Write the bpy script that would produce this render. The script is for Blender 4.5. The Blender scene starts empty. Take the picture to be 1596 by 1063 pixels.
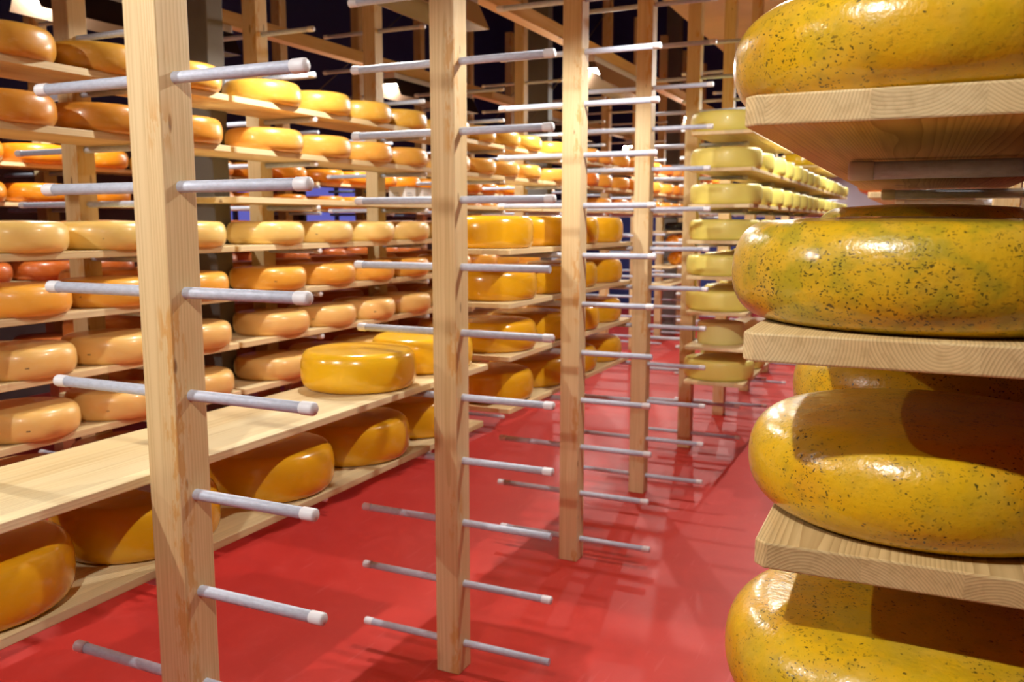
import bpy, bmesh, math, random
from mathutils import Vector, Matrix
random.seed(7)
scene = bpy.context.scene
C = scene.collection
H = 1.3116                                  # eye height above the floor

# ------------------------------------------------------------------ camera
cam_d = bpy.data.cameras.new('camera')
cam_d.sensor_width = 22.3
cam_d.lens = 22.3 * 1350.0 / 1596.0
cam_d.clip_start = 0.02; cam_d.clip_end = 100
cam_d.dof.use_dof = True
cam_d.dof.focus_distance = 1.0
cam_d.dof.aperture_fstop = 6.3
cam = bpy.data.objects.new('camera', cam_d); C.objects.link(cam)
cam.location = (0, 0, H)
cam.rotation_euler = (math.pi / 2 - 0.1362, 0, 0.4395)
scene.camera = cam

# ------------------------------------------------------------------ world, exposure
world = bpy.data.worlds.new('world'); scene.world = world
world.use_nodes = True
bg = world.node_tree.nodes['Background']
bg.inputs[0].default_value = (0.25, 0.27, 0.42, 1); bg.inputs[1].default_value = 0.02
scene.view_settings.view_transform = 'Standard'
scene.view_settings.look = 'None'
scene.view_settings.exposure = 0.0
scene.view_settings.gamma = 1.0
scene.view_settings.use_curve_mapping = False
LAMP_WATT = 62.0
LAMP_COLOR = (1.0, 0.965, 0.90)
LAMP_Z = H + 0.99

# ------------------------------------------------------------------ helpers
def lin(r, g, b):
    f = lambda c: (c / 255 / 12.92) if c / 255 <= 0.04045 else ((c / 255 + 0.055) / 1.055) ** 2.4
    return (f(r), f(g), f(b), 1)

def link_mesh(name, me, mat, parent=None, smooth=False):
    o = bpy.data.objects.new(name, me); C.objects.link(o)
    if mat and not me.materials: me.materials.append(mat)
    if parent: o.parent = parent
    return o

def finish(bm, name, smooth=False):
    bmesh.ops.recalc_face_normals(bm, faces=bm.faces)
    me = bpy.data.meshes.new(name); bm.to_mesh(me); bm.free()
    if smooth:
        for p in me.polygons: p.use_smooth = True
    return me

def box_bm(bm, x0, x1, y0, y1, z0, z1, bevel=0.0, seg=2):
    r = bmesh.ops.create_cube(bm, size=1.0)
    for v in r['verts']:
        v.co = Vector((x0 + (v.co.x + .5) * (x1 - x0), y0 + (v.co.y + .5) * (y1 - y0), z0 + (v.co.z + .5) * (z1 - z0)))
    if bevel:
        es = set()
        for v in r['verts']:
            for e in v.link_edges: es.add(e)
        bmesh.ops.bevel(bm, geom=list(es), offset=bevel, segments=seg, profile=.5, affect='EDGES')

def box_mesh(name, x0, x1, y0, y1, z0, z1, bevel=0.0, seg=2):
    bm = bmesh.new(); box_bm(bm, x0, x1, y0, y1, z0, z1, bevel, seg)
    return finish(bm, name)

def cyl_mesh(name, p0, p1, r, n=16, bevel=0.0):
    bm = bmesh.new()
    d = Vector(p1) - Vector(p0)
    res = bmesh.ops.create_cone(bm, cap_ends=True, segments=n, radius1=r, radius2=r, depth=d.length)
    if bevel:
        es = [e for e in bm.edges if abs(e.verts[0].co.z - e.verts[1].co.z) < 1e-6]
        bmesh.ops.bevel(bm, geom=es, offset=bevel, segments=2, profile=.5, affect='EDGES')
    m = Matrix.Translation((Vector(p0) + Vector(p1)) / 2) @ d.to_track_quat('Z', 'Y').to_matrix().to_4x4()
    bmesh.ops.transform(bm, matrix=m, verts=bm.verts)
    me = finish(bm, name, True)
    for p in me.polygons:
        if len(p.vertices) > 4: p.use_smooth = False
    return me

def lathe_mesh(name, prof, n, wob=0.0, seed=0):
    bm = bmesh.new(); rnd = random.Random(seed)
    ph = [rnd.uniform(0, 6.28) for _ in range(6)]
    rings = []
    for (r, z) in prof:
        if r < 1e-6:
            rings.append([bm.verts.new((0, 0, z))]); continue
        ring = []
        for i in range(n):
            a = 2 * math.pi * i / n
            k = 1 + wob * (math.sin(2 * a + ph[0]) + .5 * math.sin(3 * a + ph[1] + z * 9) + .3 * math.sin(7 * a + ph[2] + z * 30))
            dz = wob * .12 * math.sin(a + ph[3]) * (z / .1)
            ring.append(bm.verts.new((r * k * math.cos(a), r * k * math.sin(a), z + dz)))
        rings.append(ring)
    for a, b in zip(rings, rings[1:]):
        if len(a) == 1:
            for i in range(n): bm.faces.new((a[0], b[i], b[(i + 1) % n]))
        elif len(b) == 1:
            for i in range(n): bm.faces.new((a[i], b[0], a[(i + 1) % n]))
        else:
            for i in range(n): bm.faces.new((a[i], b[i], b[(i + 1) % n], a[(i + 1) % n]))
    return finish(bm, name, True)

def wheel_profile(R, h, rb=0.80, rt=0.80, p=2.5, m=14, dome=0.003, belly=0.47):
    pr = [(0, 0.0), (R * rb * .6, 0.0)]
    zb = h * belly
    for i in range(m + 1):
        t = math.pi / 2 * i / m
        pr.append((R * rb + R * (1 - rb) * math.sin(t) ** (2 / p), zb - zb * math.cos(t) ** (2 / p)))
    for i in range(1, m + 1):
        t = math.pi / 2 * i / m
        pr.append((R * rt + R * (1 - rt) * math.cos(t) ** (2 / p), zb + (h - zb) * math.sin(t) ** (2 / p)))
    pr += [(R * rt * .7, h + dome * .6), (R * rt * .35, h + dome), (0, h + dome)]
    return pr

def tag(o, label, cat, group=None):
    o['label'] = label; o['category'] = cat
    if group: o['group'] = group
    return o

def empty(name, loc):
    o = bpy.data.objects.new(name, None); C.objects.link(o); o.location = loc
    o.empty_display_size = .05
    return o

def structure(o):
    o['kind'] = 'structure'; return o

ORD = ['first', 'second', 'third', 'fourth', 'fifth', 'sixth', 'seventh', 'eighth', 'ninth', 'tenth', 'eleventh', 'twelfth',
       'thirteenth', 'fourteenth', 'fifteenth', 'sixteenth', 'seventeenth', 'eighteenth', 'nineteenth', 'twentieth',
       'twenty-first', 'twenty-second', 'twenty-third', 'twenty-fourth', 'twenty-fifth', 'twenty-sixth', 'twenty-seventh',
       'twenty-eighth', 'twenty-ninth', 'thirtieth', 'thirty-first', 'thirty-second', 'thirty-third', 'thirty-fourth']

# ------------------------------------------------------------------ materials
class NT:
    def __init__(s, name):
        s.m = bpy.data.materials.new(name); s.m.use_nodes = True
        s.t = s.m.node_tree; s.n = s.t.nodes
        s.b = s.n['Principled BSDF']
    def add(s, typ, **kw):
        nd = s.n.new(typ)
        for k, v in kw.items(): setattr(nd, k, v)
        return nd
    def lk(s, a, b): s.t.links.new(a, b)
    def setin(s, nd, key, v):
        if hasattr(v, 'is_output'): s.lk(v, nd.inputs[key])
        else: nd.inputs[key].default_value = v
    def math(s, op, a, b=None, c=None, clamp=False):
        nd = s.add('ShaderNodeMath', operation=op); nd.use_clamp = clamp
        s.setin(nd, 0, a)
        if b is not None: s.setin(nd, 1, b)
        if c is not None: s.setin(nd, 2, c)
        return nd.outputs[0]
    def vmath(s, op, a, b):
        nd = s.add('ShaderNodeVectorMath', operation=op)
        s.setin(nd, 0, a); s.setin(nd, 1, b)
        return nd.outputs[0]
    def mix(s, fac, a, b, mode='MIX'):
        nd = s.add('ShaderNodeMix', data_type='RGBA', blend_type=mode)
        s.setin(nd, 0, fac); s.setin(nd, 6, a); s.setin(nd, 7, b)
        return nd.outputs[2]
    def noise(s, vec, scale, detail=3, rough=.5, dist=0.0):
        nd = s.add('ShaderNodeTexNoise')
        if vec is not None: s.lk(vec, nd.inputs['Vector'])
        nd.inputs['Scale'].default_value = scale; nd.inputs['Detail'].default_value = detail
        nd.inputs['Roughness'].default_value = rough; nd.inputs['Distortion'].default_value = dist
        return nd
    def voro(s, vec, scale, feature='F1', rnd=1.0):
        nd = s.add('ShaderNodeTexVoronoi', feature=feature)
        s.lk(vec, nd.inputs['Vector']); nd.inputs['Scale'].default_value = scale
        nd.inputs['Randomness'].default_value = rnd
        return nd
    def step(s, v, lo, hi, inv=False):
        nd = s.add('ShaderNodeMapRange'); nd.interpolation_type = 'SMOOTHSTEP'
        s.setin(nd, 0, v); nd.inputs[1].default_value = lo; nd.inputs[2].default_value = hi
        nd.inputs[3].default_value = 1.0 if inv else 0.0; nd.inputs[4].default_value = 0.0 if inv else 1.0
        return nd.outputs[0]
    def scaled(s, vec, sc):
        return s.vmath('MULTIPLY', vec, sc)
    def coords(s, rand=True):
        tc = s.add('ShaderNodeTexCoord')
        oi = s.add('ShaderNodeObjectInfo')
        s.rnd = oi.outputs['Random']; s.col = oi.outputs['Color']
        if not rand: return tc.outputs['Object'], tc.outputs['Object']
        cx = s.add('ShaderNodeCombineXYZ')
        s.lk(s.math('MULTIPLY', oi.outputs['Random'], 37.0), cx.inputs[0])
        s.lk(s.math('MULTIPLY', oi.outputs['Random'], 91.0), cx.inputs[1])
        s.lk(s.math('MULTIPLY', oi.outputs['Random'], 53.0), cx.inputs[2])
        return tc.outputs['Object'], s.vmath('ADD', tc.outputs['Object'], cx.outputs[0])
    def sep(s, vec):
        nd = s.add('ShaderNodeSeparateXYZ'); s.lk(vec, nd.inputs[0]); return nd.outputs
    def bump(s, height, strength=.2, dist=.002, normal=None):
        nd = s.add('ShaderNodeBump'); nd.inputs['Strength'].default_value = strength
        nd.inputs['Distance'].default_value = dist; s.lk(height, nd.inputs['Height'])
        if normal is not None: s.lk(normal, nd.inputs['Normal'])
        return nd.outputs[0]

def plain(name, col, rough=.5, metal=0.0, emit=None, estr=0.0):
    k = NT(name); k.b.inputs['Base Color'].default_value = col
    k.b.inputs['Roughness'].default_value = rough; k.b.inputs['Metallic'].default_value = metal
    if emit:
        k.b.inputs['Emission Color'].default_value = emit; k.b.inputs['Emission Strength'].default_value = estr
    return k.m

def wood(name, axis, light, dark, knot, ring=0.006, stave=0.0, stains=False, contrast=.55, off=0.05):
    """solid wood: growth rings about an axis, knots, long streaks; glued staves when stave > 0"""
    k = NT(name); p, q = k.coords()
    xyz = k.sep(p)
    if axis == 'Z': u, v, w = xyz[0], xyz[1], xyz[2]
    elif axis == 'Y': u, v, w = xyz[0], xyz[2], xyz[1]
    ru = k.math('MULTIPLY_ADD', k.rnd, 2 * off, -off)
    rv = k.math('MULTIPLY_ADD', k.math('FRACT', k.math('MULTIPLY', k.rnd, 7.13)), off, off * .6)
    tone = None
    if stave:
        idx = k.math('FLOOR', k.math('DIVIDE', k.math('ADD', u, k.rnd), stave))
        wn = k.add('ShaderNodeTexWhiteNoise', noise_dimensions='2D')
        cx = k.add('ShaderNodeCombineXYZ'); k.lk(idx, cx.inputs[0]); k.lk(k.rnd, cx.inputs[1]); k.lk(cx.outputs[0], wn.inputs['Vector'])
        s2 = k.sep(wn.outputs['Color'])
        ru = k.math('ADD', k.math('MULTIPLY_ADD', s2[0], .12, -.06), k.math('SUBTRACT', k.rnd, k.math('MULTIPLY', idx, stave)))
        rv = k.math('MULTIPLY_ADD', s2[1], .12, -.07)
        tone = k.math('MULTIPLY_ADD', s2[2], .22, .89)
    mp = (6, 6, 0.7) if axis == 'Z' else (6, 0.7, 6)
    nz = k.noise(k.scaled(q, mp), 1.0, 3, .55)
    warp = k.math('MULTIPLY_ADD', nz.outputs[0], .03, -.015)
    du = k.math('ADD', k.math('ADD', u, ru), warp); dv = k.math('ADD', k.math('ADD', v, rv), warp)
    rr = k.math('SQRT', k.math('ADD', k.math('MULTIPLY', du, du), k.math('MULTIPLY', dv, dv)))
    fr = k.math('FRACT', k.math('DIVIDE', rr, ring))
    g = k.math('POWER', fr, 2.2)
    g2 = k.step(fr, .93, 1.0, True)
    g = k.math('MULTIPLY', g, g2)
    streak = k.noise(k.scaled(q, (120, 120, 3) if axis == 'Z' else (120, 3, 120)), 1.0, 2, .6)
    col = k.mix(k.math('MULTIPLY', g, contrast), light, dark)
    col = k.mix(k.math('MULTIPLY', k.step(streak.outputs[0], .45, .75), .35), col, dark)
    big = k.noise(k.scaled(q, (9, 9, 1.2) if axis == 'Z' else (9, 1.2, 9)), 1.0, 2)
    col = k.mix(k.step(big.outputs[0], .3, .7), col, k.mix(1.0, col, (0.90, 0.82, 0.70, 1), 'MULTIPLY'))
    # knots
    if axis == 'Z':                                # branches run out from the heart of the post
        kx = k.add('ShaderNodeCombineXYZ')
        k.lk(k.math('MULTIPLY', k.math('ARCTAN2', v, u), .95), kx.inputs[0])
        k.lk(k.math('MULTIPLY_ADD', w, 5.0, k.math('MULTIPLY', k.rnd, 77.0)), kx.inputs[1])
        kv = k.voro(kx.outputs[0], 1.0); lim, (ka, kb) = .28, (.060, .090)
    else:
        kv = k.voro(k.scaled(q, (11, 5, 11)), 1.0); lim, (ka, kb) = .62, (.05, .13)
    kc = k.sep(kv.outputs['Color'])
    keep = k.math('GREATER_THAN', kc[0], lim)
    kd = k.math('DIVIDE', kv.outputs['Distance'], k.math('MULTIPLY_ADD', kc[1], .9, .45))
    kn = k.math('MULTIPLY', k.step(kd, ka, kb, True), keep)
    col = k.mix(k.math('MULTIPLY', kn, .8), col, knot)
    if tone is not None:
        cmb = k.add('ShaderNodeCombineXYZ')
        for i in range(3): k.lk(tone, cmb.inputs[i])
        col = k.mix(1.0, col, cmb.outputs[0], 'MULTIPLY')
    if stains:
        sn = k.noise(k.scaled(q, (60, 60, 16)), 1.0, 4, .65)
        zone = k.math('MULTIPLY', k.step(k.math('SUBTRACT', xyz[0], xyz[1]), .035, .056),
                      k.step(k.noise(k.scaled(q, (0.1, 0.1, 4.0)), 1.0, 1).outputs[0], .44, .52))
        col = k.mix(k.math('MULTIPLY', k.math('MULTIPLY', k.step(sn.outputs[0], .49, .57), zone), .55), col, lin(206, 140, 40))
    k.lk(col, k.b.inputs['Base Color'])
    k.b.inputs['Roughness'].default_value = .55
    k.b.inputs['Specular IOR Level'].default_value = .35
    k.lk(k.bump(k.math('ADD', g, streak.outputs[0]), .25, .0008), k.b.inputs['Normal'])
    return k.m

M = {}
M['post'] = wood('pine_post', 'Z', lin(232, 210, 164), lin(198, 168, 116), lin(120, 78, 48), ring=.0055, stains=True)
M['board'] = wood('pine_board', 'Y', lin(240, 224, 180), lin(208, 182, 130), lin(140, 98, 58), ring=.006, stave=.095)
M['board_near'] = wood('spruce_board', 'Y', lin(228, 208, 158), lin(172, 144, 96), lin(130, 90, 50), ring=.0027, stave=.075, contrast=.8)
M['beam'] = wood('beam_timber', 'Y', lin(232, 200, 150), lin(200, 155, 100), lin(120, 80, 50), ring=.007)

def steel(name, base, rough):
    k = NT(name); p, q = k.coords()
    n = k.noise(k.scaled(q, (60, 160, 160)), 1.0, 4, .65)
    v = k.voro(q, 160)
    col = k.mix(k.step(n.outputs[0], .35, .7), base, tuple(c * .80 for c in base[:3]) + (1,))
    col = k.mix(k.math('MULTIPLY', v.outputs['Color'], .15), col, (.8, .82, .85, 1))
    k.lk(col, k.b.inputs['Base Color'])
    k.b.inputs['Metallic'].default_value = .10
    k.lk(k.math('MULTIPLY_ADD', n.outputs[0], .2, rough), k.b.inputs['Roughness'])
    k.lk(k.bump(n.outputs[0], .15, .0006), k.b.inputs['Normal'])
    return k.m
M['steel'] = steel('galvanised_steel', lin(204, 214, 234), .40)
M['cap'] = plain('white_plastic_cap', lin(226, 228, 234), .4)
M['wire'] = plain('wire_steel', lin(120, 112, 104), .5, .6)

def cheese(name, rough=.28, coat=.35, use_color=True, base=None, mottled=.25, scuff=.12):
    k = NT(name); p, q = k.coords()
    c = k.col if use_color else None
    if c is None:
        rgb = k.add('ShaderNodeRGB'); rgb.outputs[0].default_value = base; c = rgb.outputs[0]
    n1 = k.noise(q, 9, 4, .6); n2 = k.noise(k.scaled(q, (30, 30, 70)), 1.0, 4, .65)
    col = k.mix(k.math('MULTIPLY', k.step(n1.outputs[0], .35, .7), mottled), c, k.mix(1.0, c, (1.0, .74, .48, 1), 'MULTIPLY'))
    col = k.mix(k.math('MULTIPLY', k.step(n2.outputs[0], .5, .75), scuff), col, (.9, .78, .52, 1))
    k.lk(col, k.b.inputs['Base Color'])
    k.lk(k.math('MULTIPLY_ADD', n2.outputs[0], .15, rough - .07), k.b.inputs['Roughness'])
    k.b.inputs['Coat Weight'].default_value = coat; k.b.inputs['Coat Roughness'].default_value = .12
    n3 = k.noise(q, 22, 3, .5)
    k.lk(k.bump(n3.outputs[0], .25, .003), k.b.inputs['Normal'])
    return k.m
M['rind'] = cheese('waxed_rind', .34, .25)
M['wax'] = cheese('glossy_yellow_wax', .22, .4, mottled=.18, scuff=.05)
M['pale'] = cheese('pale_rind', .45, .1, mottled=.10, scuff=.1)

def herb():
    k = NT('herb_rind'); p, q = k.coords()
    xyz = k.sep(p)
    n1 = k.noise(q, 7, 4, .6); n2 = k.noise(q, 16, 4, .6); n3 = k.noise(q, 30, 3, .6)
    yel = lin(226, 182, 18); org = lin(216, 156, 24); grn = lin(164, 152, 34); pal = lin(210, 178, 70)
    green = k.sep(k.col)[0]; dens = k.sep(k.col)[1]
    col = k.mix(k.math('MULTIPLY', k.step(n1.outputs[0], .42, .68), k.math('SUBTRACT', 1.15, green)), yel, org)
    col = k.mix(k.math('MULTIPLY', green, .45), col, lin(186, 158, 44))
    col = k.mix(k.math('MULTIPLY', k.step(n2.outputs[0], .45, .7), .55), col, pal)
    col = k.mix(k.math('MULTIPLY', k.step(n3.outputs[0], .42, .62), green), col, grn)
    # herb flakes, two sizes, clustered; flakes stretched sideways
    wv = k.add('ShaderNodeVectorMath', operation='MULTIPLY_ADD')
    nz = k.noise(q, 120, 2)
    k.lk(nz.outputs['Color'], wv.inputs[0]); wv.inputs[1].default_value = (.010, .010, .010); k.lk(q, wv.inputs[2])
    qq = wv.outputs[0]
    def flakes(scale, thr, keep, off, squash):
        v = k.voro(k.scaled(k.vmath('ADD', qq, (off, off, off)), squash), scale)
        cs = k.sep(v.outputs['Color'])
        size = k.math('MULTIPLY_ADD', cs[1], thr, thr * .3)
        inside = k.step(k.math('SUBTRACT', v.outputs['Distance'], size), -.06, .04, True)
        on = k.math('GREATER_THAN', k.math('ADD', cs[0], k.math('MULTIPLY', dens, .30)), keep)
        return k.math('MULTIPLY', inside, on)
    clus = k.step(k.noise(q, 14, 4, .65).outputs[0], .42, .60)
    f1 = k.math('MULTIPLY', flakes(190, .27, .76, 3.1, (1, .8, 2.2)), k.math('MULTIPLY_ADD', clus, .7, .3))
    f2 = k.math('MULTIPLY', flakes(330, .36, .66, 7.7, (.9, 1, 1.6)), k.math('MULTIPLY_ADD', clus, .85, .15))
    f3 = flakes(120, .18, .93, 1.7, (1, 1.2, 1.3))
    halo = k.voro(k.scaled(qq, (1, 1, 1.5)), 55)
    col = k.mix(k.math('MULTIPLY', k.math('MULTIPLY', k.step(halo.outputs['Distance'], .1, .5, True), clus), .35), col, lin(140, 130, 50))
    fl = k.math('MAXIMUM', k.math('MAXIMUM', f1, f2), f3)
    col = k.mix(k.math('MULTIPLY', fl, .88), col, lin(52, 50, 20))
    k.lk(col, k.b.inputs['Base Color'])
    k.b.inputs['Roughness'].default_value = .30
    k.b.inputs['Coat Weight'].default_value = .6; k.b.inputs['Coat Roughness'].default_value = .035
    b1 = k.noise(q, 26, 3, .5); b2 = k.noise(q, 210, 2, .5)
    nb = k.bump(b1.outputs[0], .35, .004)
    nb = k.bump(b2.outputs[0], .45, .0010, nb)
    k.lk(nb, k.b.inputs['Normal']); k.lk(nb, k.b.inputs['Coat Normal'])
    return k.m
M['herb'] = herb()

def floor_mat():
    k = NT('red_floor_coating'); p, q = k.coords(False)
    n1 = k.noise(p, 1.1, 4, .6); n2 = k.noise(p, 9, 5, .7); n3 = k.noise(k.scaled(p, (40, 3, 1)), 1.0, 3, .6)
    col = k.mix(k.step(n1.outputs[0], .3, .7), lin(188, 42, 35), lin(198, 53, 45))
    col = k.mix(k.math('MULTIPLY', k.step(n2.outputs[0], .5, .75), .25), col, lin(214, 80, 76))
    col = k.mix(k.math('MULTIPLY', k.step(n3.outputs[0], .62, .7), .18), col, lin(222, 110, 110))
    k.lk(col, k.b.inputs['Base Color'])
    k.lk(k.math('MULTIPLY_ADD', n2.outputs[0], .22, .40), k.b.inputs['Roughness'])
    k.lk(k.bump(n2.outputs[0], .06, .002), k.b.inputs['Normal'])
    return k.m
M['floor'] = floor_mat()

def wall_mat(name, c, rough=.8, spread=.12):
    k = NT(name); p, q = k.coords(False)
    n = k.noise(p, 2.2, 5, .6)
    k.lk(k.mix(k.step(n.outputs[0], .3, .7), c, tuple(v * (1 - spread) for v in c[:3]) + (1,)), k.b.inputs['Base Color'])
    k.b.inputs['Roughness'].default_value = rough
    k.lk(k.bump(k.noise(p, 60, 3).outputs[0], .1, .002), k.b.inputs['Normal'])
    return k.m
M['navy'] = wall_mat('navy_paint', lin(58, 68, 136))
M['mauve'] = wall_mat('mauve_wall', lin(96, 76, 76))
M['beige'] = wall_mat('beige_ceiling', lin(228, 212, 176))
M['lilac'] = wall_mat('white_wall', lin(206, 200, 212))
M['concrete'] = wall_mat('grey_column_paint', lin(112, 108, 102), .6, .25)
M['tube'] = plain('lamp_tube', (1, 1, 1, 1), .4, 0, (1, .96, .88, 1), 25.0)
M['reflector'] = plain('lamp_reflector', lin(128, 106, 88), .26, .9)
M['housing'] = plain('lamp_housing', lin(205, 200, 205), .45, .1)
M['window_glow'] = plain('dusk_window_glass', lin(90, 95, 190), .2, 0, lin(120, 125, 235), 0.55)
M['frame'] = plain('window_frame_paint', lin(60, 50, 52), .5)
M['paper'] = plain('white_paper', lin(235, 232, 232), .7)
M['ink'] = plain('dark_ink', lin(104, 80, 58), .7)
M['print'] = plain('grey_print', lin(150, 150, 158), .7)
M['black'] = plain('black_wax', lin(18, 16, 18), .15)

# ------------------------------------------------------------------ levels
Z0, DD, PEG = .2457, .1841, .0104
def lev(n): return H + Z0 - n * DD           # peg centre height
TB = .018                                     # board thickness
PT = .0121                                    # boards rest on the caps
def btop(n, th=TB): return lev(n) + PT + th
T2 = .022

# ------------------------------------------------------------------ room
XW0, XW1, YW0, YW1, ZC = -6.1, 2.6, -2.6, 13.6, 5.2
def slab(name, mat, *a):
    return structure(link_mesh(name, box_mesh(name, *a), mat))
slab('floor', M['floor'], XW0, XW1, YW0, YW1, -.1, 0)
slab('wall_left', M['navy'], XW0 - .1, XW0, YW0, YW1, 0, ZC)
slab('wall_left_panel', M['mauve'], XW0, XW0 + .02, YW0, YW1, 0, H + .72)
slab('wall_right', M['navy'], XW1, XW1 + .1, YW0, YW1, 0, ZC)
slab('wall_back', M['navy'], XW0, -1.75, YW1, YW1 + .1, 0, ZC)
slab('wall_back_white', M['lilac'], -1.75, XW1, YW1, YW1 + .1, 0, ZC)
slab('wall_front', M['mauve'], XW0, XW1, YW0 - .1, YW0, 0, ZC)
slab('ceiling', M['navy'], XW0, XW1, YW0, YW1, ZC, ZC + .1)
slab('ceiling_panel', M['beige'], -1.93, XW1, YW0, YW1, H + 1.71, H + 1.83)

# ------------------------------------------------------------------ lamps on timber beams
LX = [(-3.38, 'over the far aisle'), (-1.93, 'over the aisle before the column rack'),
      (-.49, 'over the red-floored empty aisle')]
LY = [-.20 + 2.7 * i for i in range(0, 5)]
me_house = box_mesh('lamp_housing', -.045, .045, 0, 1.15, -.012, .03, .006)
def reflector_mesh():
    bm = bmesh.new()
    pr = [(-.103, -.125), (-.096, -.125), (-.042, -.014), (.042, -.014), (.096, -.125), (.103, -.125), (.046, -.008), (-.046, -.008)]
    a = [bm.verts.new((x, 0, z)) for x, z in pr]; b = [bm.verts.new((x, 1.15, z)) for x, z in pr]
    n = len(pr)
    for i in range(n): bm.faces.new((a[i], a[(i + 1) % n], b[(i + 1) % n], b[i]))
    for r in (a, b):
        bm.faces.new((r[0], r[1], r[2], r[7])); bm.faces.new((r[2], r[3], r[6], r[7])); bm.faces.new((r[3], r[4], r[5], r[6]))
    for y in (0.0, 1.15):                          # closed ends
        r = [bm.verts.new((x, y + (.002 if y == 0 else -.002), z)) for x, z in (((-.063, -.048), (.063, -.048), (.044, -.011), (-.044, -.011)) if y == 0 else
                                                                                ((-.099, -.125), (.099, -.125), (.044, -.011), (-.044, -.011)))]
        bm.faces.new(r)
    return finish(bm, 'lamp_reflector')
me_refl = reflector_mesh()
me_tube = cyl_mesh('lamp_bulb', (0, .05, -.032), (0, .27, -.032), .018, 14, .007)
for li, (x, where) in enumerate(LX):
    bm_ = link_mesh('timber_beam', box_mesh('timber_beam', -.035, .035, YW0 + .02, YW1 - .02, 0, .075, .003), M['beam'])
    bm_.location = (x, 0, LAMP_Z + .031)
    tag(bm_, 'long pine beam carrying the lamps ' + where, 'beam', 'lamp beams under the roof')
    for yi, y in enumerate(LY):
        r = empty('trough_lamp', (x, y, LAMP_Z))
        tag(r, '%s trough lamp along the beam %s' % (ORD[yi], where), 'lamp', 'trough lamps under the beams')
        link_mesh('housing', me_house, M['housing'], r)
        link_mesh('reflector', me_refl, M['reflector'], r)
        link_mesh('bulb', me_tube, M['tube'], r)
        ld = bpy.data.lights.new('lamp_light', 'POINT'); ld.shadow_soft_size = .020
        ld.energy = LAMP_WATT; ld.color = LAMP_COLOR
        lo = bpy.data.objects.new('lamp_light', ld); C.objects.link(lo); lo.parent = r; lo.location = (0, .15, -.073)

# ------------------------------------------------------------------ rack posts with through pegs
PW = .0745
me_post = box_mesh('timber', -PW / 2, PW / 2, -PW / 2, PW / 2, 0, H + 1.71, .0035, 2)
me_post_hi = box_mesh('timber_tall', -PW / 2, PW / 2, -PW / 2, PW / 2, 0, H + 2.0, .0035, 2)
PL = .313
me_peg = cyl_mesh('peg', (-PL + .006, 0, 0), (PL - .006, 0, 0), PEG, 14)
def cap_mesh():
    bm = bmesh.new()
    prof = [(0, .0), (.0095, 0), (.0116, .0022), (.0119, .006), (.0117, .027), (.0108, .0285)]
    n = 14; rings = []
    for r, z in prof:
        if r == 0: rings.append([bm.verts.new((0, 0, z))])
        else: rings.append([bm.verts.new((-z, r * math.cos(2 * math.pi * i / n), r * math.sin(2 * math.pi * i / n))) for i in range(n)])
    for a, b in zip(rings, rings[1:]):
        for i in range(n):
            if len(a) == 1: bm.faces.new((a[0], b[i], b[(i + 1) % n]))
            else: bm.faces.new((a[i], b[i], b[(i + 1) % n], a[(i + 1) % n]))
    return finish(bm, 'end_cap', True)
me_cap = cap_mesh()

def rack_post(x, y, label, group, levels=range(-4, 9), caps=True, tall=False, nocap=(), seed=0):
    rnd = random.Random(seed * 131 + int(y * 100))
    r = empty('rack_post', (x, y, 0)); tag(r, label, 'post', group)
    link_mesh('timber', me_post_hi if tall else me_post, M['post'], r)
    for n in levels:
        p = link_mesh('peg', me_peg, M['steel'], r)
        p.location = (rnd.uniform(-.006, .006), 0, lev(n) + rnd.uniform(-.0010, -.0004))
        if (n, 'bent') in nocap: p.rotation_euler.y = .012
        if caps:
            for s in (1, -1):
                if (n, s) in nocap: continue
                c = link_mesh('end_cap', me_cap, M['cap'], p)
                c.location = (s * PL, 0, 0)
                if s < 0: c.rotation_euler.z = math.pi
    return r

ROW1 = [(-1.2078, 1.1367), (-1.1877, 2.12), (-1.1826, 3.0627), (-1.1959, 4.0013)] + [(-1.2, 4.95 + .95 * i) for i in range(7)]
for i, (x, y) in enumerate(ROW1):
    lab = ('%s bare pine post with steel pegs in the empty row' % ORD[i]) if i < 4 else ('%s pine post along the row holding pale yellow wheels' % ORD[i - 4])
    p = rack_post(x, y, lab, 'pine posts of the middle row', nocap={0: (), 1: ((6, 1), (2, 1), (8, 1)), 2: ((4, 1),)}.get(i, ()), caps=i < 8, seed=1)
    if i == 1:
        t = link_mesh('paper_tag', box_mesh('paper_tag', -.052, -.030, .0385, .0395, lev(3) + .06, lev(2) + .045), M['paper'], p)
R2X = -2.65
R2Y = [1.2, 2.121, 3.035, 3.93, 4.86] + [5.79 + .93 * i for i in range(7)]
for i, y in enumerate(R2Y):
    rack_post(R2X, y, '%s pine post along the rack beside the grey column' % ORD[i], 'pine posts of the column rack', caps=i < 7, tall=True, seed=2)
R3X = -4.10
for i in range(10):
    y = 2.15 + .93 * i
    rack_post(R3X, y, '%s pine post along the far orange cheese rack' % ORD[i], 'pine posts of the far rack', caps=False, levels=range(-4, 6), tall=True, seed=3)
R0X = .225
for i, y in enumerate((1.13, 2.12, 3.07, 4.02)):
    rack_post(R0X, y, '%s pine post behind the herb-flecked cheeses' % ORD[i], 'pine posts of the herb cheese rack', caps=i < 3, levels=range(-2, 9), seed=4)

# grey columns in the line of the column rack
for i, y in enumerate((2.72, 6.15, 9.98)):
    bm = bmesh.new()
    box_bm(bm, -.085, .085, -.045, .045, 0, ZC, .004)
    o = link_mesh('column', finish(bm, 'column'), M['concrete']); o.location = (-2.66, y, 0)
    tag(o, '%s square grey roof column standing among the rack posts' % ORD[i], 'column', 'grey roof columns')

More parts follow.
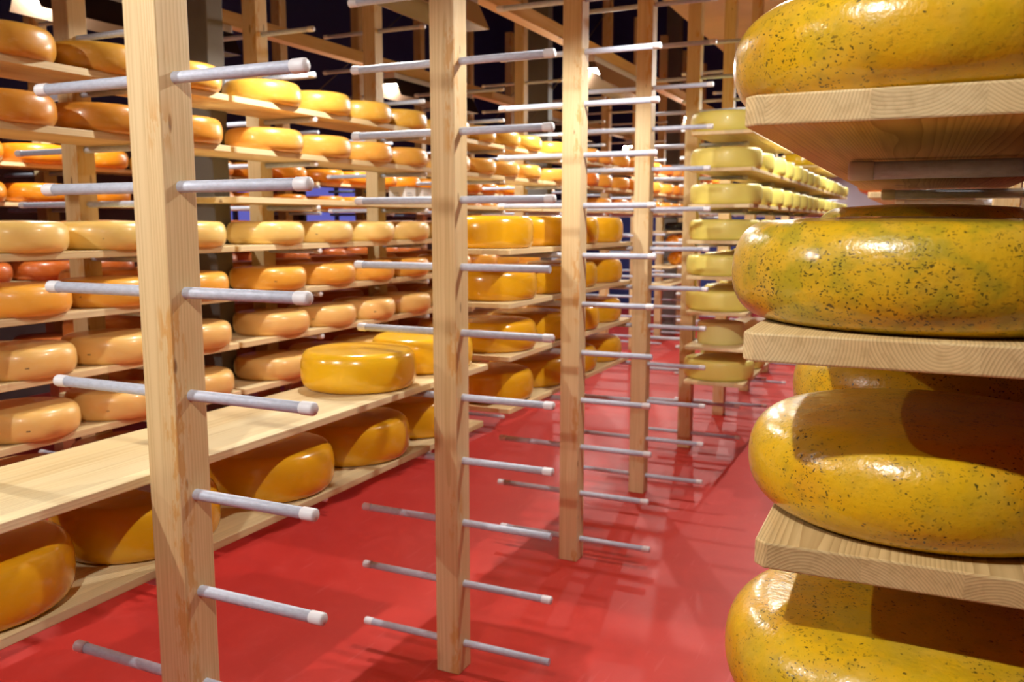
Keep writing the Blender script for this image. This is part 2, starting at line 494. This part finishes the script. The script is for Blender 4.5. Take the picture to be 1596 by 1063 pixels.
# diagonal bracing wires high between posts
def wire(p0, p1, label):
    p0 = (p0[0] + .046,) + p0[1:]; p1 = (p1[0] + .046,) + p1[1:]
    o = link_mesh('bracing_wire', cyl_mesh('bracing_wire', p0, p1, .004, 8), M['wire'])
    tag(o, label, 'wire', 'diagonal bracing wires')
wire((R3X, 4.94, lev(-2) + .1), (R3X, 6.8, H + 1.95), 'thin diagonal wire bracing the far orange rack')
wire((R3X, 2.2, lev(-2) + .07), (R3X, 3.9, H + 1.9), 'thin diagonal wire bracing first posts of the far rack')
wire((R2X, 5.8, lev(-2) + .07), (R2X, 7.6, H + 1.9), 'thin diagonal wire beyond the second grey column')
wire((-1.2, 5.9, lev(-3) + .07), (-1.2, 7.7, H + 1.7), 'thin diagonal wire above the pale yellow wheels')
wire((R3X, 7.7, lev(-2) + .07), (R3X, 9.4, H + 1.9), 'thin diagonal wire at the end of the far rack')

# ------------------------------------------------------------------ boards
board_cache = {}
def shelf_board(xc, y0, y1, n, width, label, group, mat='board', th=TB, rz=0.0, dz=0.0, chamfer=.006, rx=0.0):
    L = y1 - y0
    key = (round(L, 3), width, mat, th, chamfer)
    if key not in board_cache:
        bm = bmesh.new(); w = width / 2; l = L / 2; c = chamfer
        out = [(-w + c, -l), (w - c, -l), (w, -l + c), (w, l - c), (w - c, l), (-w + c, l), (-w, l - c), (-w, -l + c)]
        lo = [bm.verts.new((x, y, 0)) for x, y in out]; hi = [bm.verts.new((x, y, th)) for x, y in out]
        bm.faces.new(lo[::-1]); bm.faces.new(hi)
        for i in range(8): bm.faces.new((lo[i], lo[(i + 1) % 8], hi[(i + 1) % 8], hi[i]))
        bmesh.ops.bevel(bm, geom=[e for e in bm.edges if abs(e.verts[0].co.z - e.verts[1].co.z) < 1e-6], offset=.0018, segments=2, profile=.5, affect='EDGES')
        board_cache[key] = finish(bm, 'shelf_board')
    o = link_mesh('shelf_board', board_cache[key], M[mat])
    o.location = (xc, (y0 + y1) / 2, lev(n) + PT + dz); o.rotation_euler = (rx, 0, rz)
    return tag(o, label, 'board', group)

# ------------------------------------------------------------------ cheese wheels
WHEEL = {}
def wheel_mesh(kind, R, h, n=40, m=8, var=0, **kw):
    key = (kind, R, h, n, m, var)
    if key not in WHEEL:
        WHEEL[key] = lathe_mesh('wheel_' + kind, wheel_profile(R, h, m=m, **kw), n, .006, var)
        WHEEL[key].materials.append(M[kind])
    return WHEEL[key]

stamp_me = {}
def stamp(parent, R, h, ang):
    if 'm' not in stamp_me:
        bm = bmesh.new()
        box_bm(bm, -.0025, .0025, -.0065, .0065, -.003, .003, .0015, 1)
        stamp_me['m'] = finish(bm, 'rind_stamp')
    s = link_mesh('rind_stamp', stamp_me['m'], M['ink'], parent)
    s.location = ((R - .0035) * math.cos(ang), (R - .0035) * math.sin(ang), h * .42); s.rotation_euler.z = ang

def wheel(name, me, x, y, z, color, label, group, rz=None, cat='cheese'):
    o = bpy.data.objects.new(name, me); C.objects.link(o)
    o.location = (x, y, z); o.rotation_euler.z = random.uniform(0, 6.28) if rz is None else rz
    o.color = color
    return tag(o, label, cat, group)

def jit(c, s=.06):
    k = 1 + random.uniform(-s, s); g = 1 + random.uniform(-s, s) * .6
    return (min(1, c[0] * k), min(1, c[1] * k * g), c[2] * k, 1)

# --- herb cheeses on the rack by the camera (boards, then wheels)
HB = {1: (.70, -.1310, 0.0, .0), 2: (.70, -.126, 0.0, 0.0), 3: (.735, -.119, 0.004, 0.0), 4: (.70, -.128, 0.0, 0.0)}
HW = .295
hname = {1: 'topmost board of the herb cheese rack', 2: 'second board of the herb cheese rack', 3: 'third board of the herb cheese rack', 4: 'lowest board of the herb cheese rack'}
HT = .0235
for n, (y0, xl, rz, dz) in HB.items():
    shelf_board(xl + HW / 2, y0, y0 + 1.52, n, HW, 'thick spruce board with showing end grain, ' + hname[n], 'boards of the herb cheese rack',
                'board_near', HT, rz, dz, chamfer=.009)
herbs = {1: (-.005, .862), 2: (.002, .862), 3: (.014, .905), 4: (.008, .862)}
hcol = {1: (.25, .45, 0, 1), 2: (.75, 1.0, 0, 1), 3: (.18, .40, 0, 1), 4: (.28, .50, 0, 1)}
for n, (xc, yc) in herbs.items():
    y0, xl, rz, dz = HB[n]
    for j in range(4):
        me = wheel_mesh('herb', .150 if (n == 2 and j == 1) else .165, .108 if j else {1: .092, 2: .088, 3: .091, 4: .095}[n], 96, 14, var=10 + n * 4 + j, rb=.78, rt=.70 if j else {1: .60, 2: .80, 3: .70, 4: .72}[n], p=2.25, dome=.004)
        lab = 'herb-flecked yellow wheel, %s along the %s' % (ORD[j], hname[n])
        wheel('herb_cheese', me, xc + random.uniform(-.004, .004) * (j > 0), yc + ((.49 if n == 2 else .36) + .337 * (j - 1)) * (j > 0), lev(n) + PT + dz + HT, hcol[n], lab, 'herb-flecked cheese wheels', rz=n * 1.3 + j)
# farther boards on the same rack
shelf_board(-.158 + .15, 2.9, 4.3, 1, .30, 'pine board holding orange wheels behind the herb-flecked wheels', 'boards behind the herb cheeses')
for j in range(3):
    wheel('cheese_wheel', wheel_mesh('rind', .16, .105, 40, 8, rb=.8, rt=.8), -.045, 3.08 + .335 * j, btop(1), jit(lin(226, 122, 28)),
          '%s orange wheel on the board behind the herb-flecked wheels' % ORD[j], 'orange wheels behind the herb cheeses')
shelf_board(-.02 + .03, 2.9, 4.3, 2, .30, 'empty pine board behind the second herb cheese board', 'boards behind the herb cheeses')

# --- planks on the left pegs of the middle row
PXC = -1.262 - .15
shelf_board(PXC, -.55, 2.505, 4, .30, 'long pale plank with two glossy yellow wheels at its end', 'long planks')
shelf_board(PXC - .003, -.55, 2.475, 5, .30, 'long pale plank carrying a row of glossy yellow wheels beneath the bare plank', 'long planks')
DY = lin(232, 172, 26)
for j, (x, y) in enumerate(((-1.428, 2.015), (-1.425, 2.355))):
    wheel('cheese_wheel', wheel_mesh('wax', .162, .107, 64, 12, var=j, rb=.82, rt=.80, p=2.6), x, y, btop(4), jit(lin(246, 192, 30), .02),
          'glossy yellow wheel on the upper plank, %s from the bare stretch' % ORD[j], 'glossy yellow wheels on the planks')
for j, y in enumerate((.87, 1.225, 1.61, 1.955, 2.29)):
    wheel('cheese_wheel', wheel_mesh('wax', .163, .109, 64, 12, var=j % 4, rb=.82, rt=.80, p=2.6), -1.422 + random.uniform(-.008, .008), y, btop(5), jit(DY, .04),
          'glossy yellow wheel, %s along the lower plank beside bare posts' % ORD[j], 'glossy yellow wheels on the planks')
lvl4 = {2: 'top', 3: 'second', 4: 'third', 5: 'bottom'}
for n in (2, 3, 4, 5):
    shelf_board(-1.262 - .15, 2.67, 4.05, n, .30, '%s short board of glossy yellow wheels between bare posts' % lvl4[n], 'short boards of yellow wheels')
    for j in range(4):
        wheel('cheese_wheel', wheel_mesh('wax', .163, .115 if n == 2 else .107, 64, 12, var=j % 4 + 4 * (n == 2), rb=.82, rt=.80, p=2.6),
              -1.422 + random.uniform(-.01, .01), 2.845 + .34 * j, btop(n), jit(DY, .05),
              'glossy yellow wheel, %s along the %s short board between bare posts' % (ORD[j], lvl4[n]), 'glossy yellow wheels between bare posts')

# --- pale wheels on the right pegs, beyond the bare posts
PC = lin(240, 228, 120)
lp = {-1: ('topmost', 4.50, 5.95, 3), 0: ('second', 4.5, 10.6, 15), 1: ('third', 4.47, 10.6, 15), 2: ('fourth', 4.47, 8.6, 10),
      3: ('fifth', 4.47, 6.4, 4), 4: ('sixth', 4.47, 6.1, 3), 5: ('seventh', 4.47, 6.1, 0), 6: ('lowest', 4.47, 6.1, 2)}
for n, (nm, y0, y1, k) in lp.items():
    y = y0; nb = max(1, round((y1 - y0) / 1.55)); step_ = (y1 - y0) / nb
    for b in range(nb):
        shelf_board(-.945, y0 + b * step_, y0 + (b + 1) * step_ - .03, n, .315, '%s pine board along the %s shelf of pale yellow wheels' % (ORD[b], nm),
                    'boards of the pale cheese row')
    for j in range(k):
        yy = y0 + .20 + .402 * j
        if yy + .15 > y1: break
        wheel('cheese_wheel', wheel_mesh('pale', .186, .105, 48, 8, var=j % 3, rb=.86, rt=.86, p=3.0), -.955 + random.uniform(-.006, .006), yy, btop(n), jit(PC, .03),
              'pale yellow wheel, %s along the %s shelf' % (ORD[j], nm), 'pale yellow wheels')
wheel('cheese_wheel', wheel_mesh('pale', .125, .115, 40, 8, rb=.9, rt=.9, p=3.5), -.955, 4.68, btop(5), jit(lin(232, 222, 146), .02),
      'small tall pale wheel standing alone on the seventh shelf of pale wheels', 'pale yellow wheels')
shelf_board(-.945, 7.5, 9.2, -1, .315, 'pine board with bright yellow wheels beyond the topmost pale shelf', 'boards of the pale cheese row')
for j in range(4):
    wheel('cheese_wheel', wheel_mesh('wax', .175, .10, 40, 8, rb=.85, rt=.85), -.94, 7.7 + .4 * j, btop(-1), jit(lin(238, 200, 40), .03),
          'bright yellow wheel, %s on the far board above the pale wheels' % ORD[j], 'bright yellow wheels above the pale row')

# --- column rack, right side: full shelves
shelfname = {-1: 'top shelf', 0: 'second shelf', 1: 'third shelf', 2: 'fourth shelf', 3: 'fifth shelf', 4: 'sixth shelf', 5: 'seventh shelf', 6: 'lowest shelf'}
R2XB = -2.335 - .1325
def colour2(n, y):
    if y > 6.2:
        return lin(*random.choice([(224, 140, 44), (206, 112, 36), (232, 160, 60), (220, 150, 70)]))
    if n <= 0 and y < 2.5: return lin(204, 138, 46) if n == 0 else lin(200, 146, 52)
    if n == -1: return lin(214, 166, 64)
    if n == 0: return lin(218, 160, 68)
    if n == 2: return lin(232, 198, 116)
    if n == 3: return lin(230, 166, 62)
    return lin(234, 190, 112)
def cname(n, y):
    if y > 6.2: return 'orange'
    if n == -1 and y > 2.5: return 'golden'
    if n in (0, 3) or n == -1: return 'light orange'
    return 'peach'
def column_where(k_before, k_after):
    return ('%s before the grey column' % ORD[k_before]) if k_before is not None else ('%s beyond the grey column' % ORD[k_after])
for n in range(-1, 7):
    for m in range(-1, 6):
        y0 = 2.545 + 1.46 * m
        if n >= 2 and m > 1: continue
        if n == 1 and (m < 0): continue
        shelf_board(R2XB, y0 + .0, y0 + 1.44, n, .265, '%s pine board along the %s of the column rack' % (ORD[m + 1], shelfname[n]), 'boards of the column rack',
                    th=T2)
        for i in range(4):
            y = 2.83 + .335 * i + 1.46 * m
            if n == 1 and y < 6.6: continue
            idx = 4 * m + i
            lab = '%s wheel on the %s, %s' % (cname(n, y), shelfname[n], column_where(-idx - 1 if idx < 0 else None, idx if idx >= 0 else None))
            R, h = .155, (.098 if y > 6.2 else .090)
            far = y > 6
            o = wheel('cheese_wheel', wheel_mesh('rind', R, h, 32 if far else 48, 6 if far else 10, var=idx % 3, rb=.80, rt=.80, p=2.5),
                      -2.447 + random.uniform(-.004, .004), y + random.uniform(-.006, .006), btop(n, T2), jit(colour2(n, y), .05), lab, 'wheels on the column rack', rz=0)
            if y < 4.2 and n >= 2:
                stamp(o, R, h, -.9 + random.uniform(-.5, .5))

# white cartons on the empty third shelf
for j, (y, w) in enumerate(((3.86, .10), (4.03, .11))):
    r = empty('carton', (-2.44, y, btop(1, T2)))
    tag(r, '%s white printed carton on the empty third shelf of the column rack' % ['narrow', 'wider'][j], 'carton', 'white cartons on the third shelf')
    link_mesh('box', box_mesh('carton_box', -.05, .05, -w / 2, w / 2, 0, .085, .002), M['paper'], r)
    for q in range(3):
        link_mesh('print_line', box_mesh('print_line', .0500, .0506, -w * .35, w * (.1 + .1 * q), .05 - .012 * q, .0535 - .012 * q), M['print'], r)
        link_mesh('print_line', box_mesh('print_line', -.03, .01 + .008 * q, -w / 2 - .0006, -w / 2, .05 - .012 * q, .0535 - .012 * q), M['print'], r)

# far end of the column rack: black wheels, orange balls on low shelves
for n in (2, 3, 4, 5):
    shelf_board(R2XB, 8.9, 11.6, n, .25, 'pine board of the %s at the far end of the column rack' % shelfname[n], 'boards of the column rack')
for j in range(3):
    wheel('cheese_wheel', wheel_mesh('black', .11, .09, 24, 6), -2.44, 9.35 + .26 * j, btop(2), (1, 1, 1, 1),
          '%s black waxed wheel on the fourth shelf far along the column rack' % ORD[j], 'black waxed wheels')
def ball_mesh():
    return lathe_mesh('ball_cheese', [(0, 0)] + [(.075 * math.sin(math.pi * i / 12), .072 - .072 * math.cos(math.pi * i / 12)) for i in range(1, 12)] + [(0, .144)], 20, .004, 3)
me_ball = ball_mesh(); me_ball.materials.append(M['wax'])
for j in range(5):
    wheel('ball_cheese', me_ball, -2.42, 9.2 + .29 * j, btop(3), jit(lin(236, 150, 40)), '%s round orange ball cheese on the fifth shelf far along' % ORD[j], 'orange ball cheeses')
for j in range(2):
    wheel('ball_cheese', me_ball, -2.42, 9.3 + .22 * j, btop(4), jit(lin(240, 160, 30)), '%s round orange ball cheese on the sixth shelf far along' % ORD[j], 'orange ball cheeses')

# --- column rack, left side: darker wheels seen between the shelves
for n in (2, 3, 4, 5):
    for m in range(0, 2):
        y0 = 2.2 + 1.46 * m
        shelf_board(-2.94 + .12, y0, y0 + 1.44, n, .25, '%s board on the shaded back of the %s, column rack' % (ORD[m], shelfname[n]), 'back boards of the column rack')
        for i in range(4):
            j = 4 * m + i
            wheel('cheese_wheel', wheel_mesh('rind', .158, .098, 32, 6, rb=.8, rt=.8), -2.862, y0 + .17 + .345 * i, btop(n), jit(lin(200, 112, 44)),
                  'brown-orange wheel, %s along the back of the %s, column rack' % (ORD[j], shelfname[n]), 'wheels on the back of the column rack')

# --- far rack, right side
R3XB = -3.81 - .125
r3n = {0: 'upper', 1: 'second', 2: 'third', 3: 'fourth', 4: 'fifth', 5: 'lowest'}
for n in range(0, 6):
    for m in range(0, 5 if n < 2 else 3):
        y0 = 2.0 + 1.46 * m
        shelf_board(R3XB, y0, y0 + 1.42, n, .25, '%s board along the %s shelf of the far rack' % (ORD[m], r3n[n]), 'boards of the far rack')
        for i in range(4):
            j = 4 * m + i
            wheel('cheese_wheel', wheel_mesh('rind', .158, .092, 32, 6, rb=.78, rt=.78), -3.893, y0 + .18 + .345 * i, btop(n),
                  jit(lin(226, 142, 24) if n < 2 else lin(190, 100, 36)),
                  'deep orange wheel, %s along the %s shelf of the far rack' % (ORD[j], r3n[n]), 'orange wheels on the far rack')

# --- dusk windows in the left wall
for i, (y0, y1) in enumerate(((6.2, 6.9), (7.6, 8.75))):
    fr = bmesh.new()
    z0, z1 = H - .25, H + .42
    for a in ((y0, y1, z0 - .05, z0), (y0, y1, z1, z1 + .05), (y0 - .05, y0, z0 - .05, z1 + .05), (y1, y1 + .05, z0 - .05, z1 + .05)):
        box_bm(fr, XW0 + .02, XW0 + .08, *a)
    w = structure(link_mesh('window_%d' % (i + 1), finish(fr, 'window_frame'), M['frame']))
    for s in range(2):
        ya = y0 + (y1 - y0) / 2 * s; yb = y0 + (y1 - y0) / 2 * (s + 1)
        link_mesh('pane', box_mesh('pane', XW0 + .022, XW0 + .034, ya + .02 * s, yb - .02 * (1 - s), z0, z1), M['window_glow'], w)
    link_mesh('mullion', box_mesh('mullion', XW0 + .02, XW0 + .07, (y0 + y1) / 2 - .02, (y0 + y1) / 2 + .02, z0, z1), M['frame'], w)
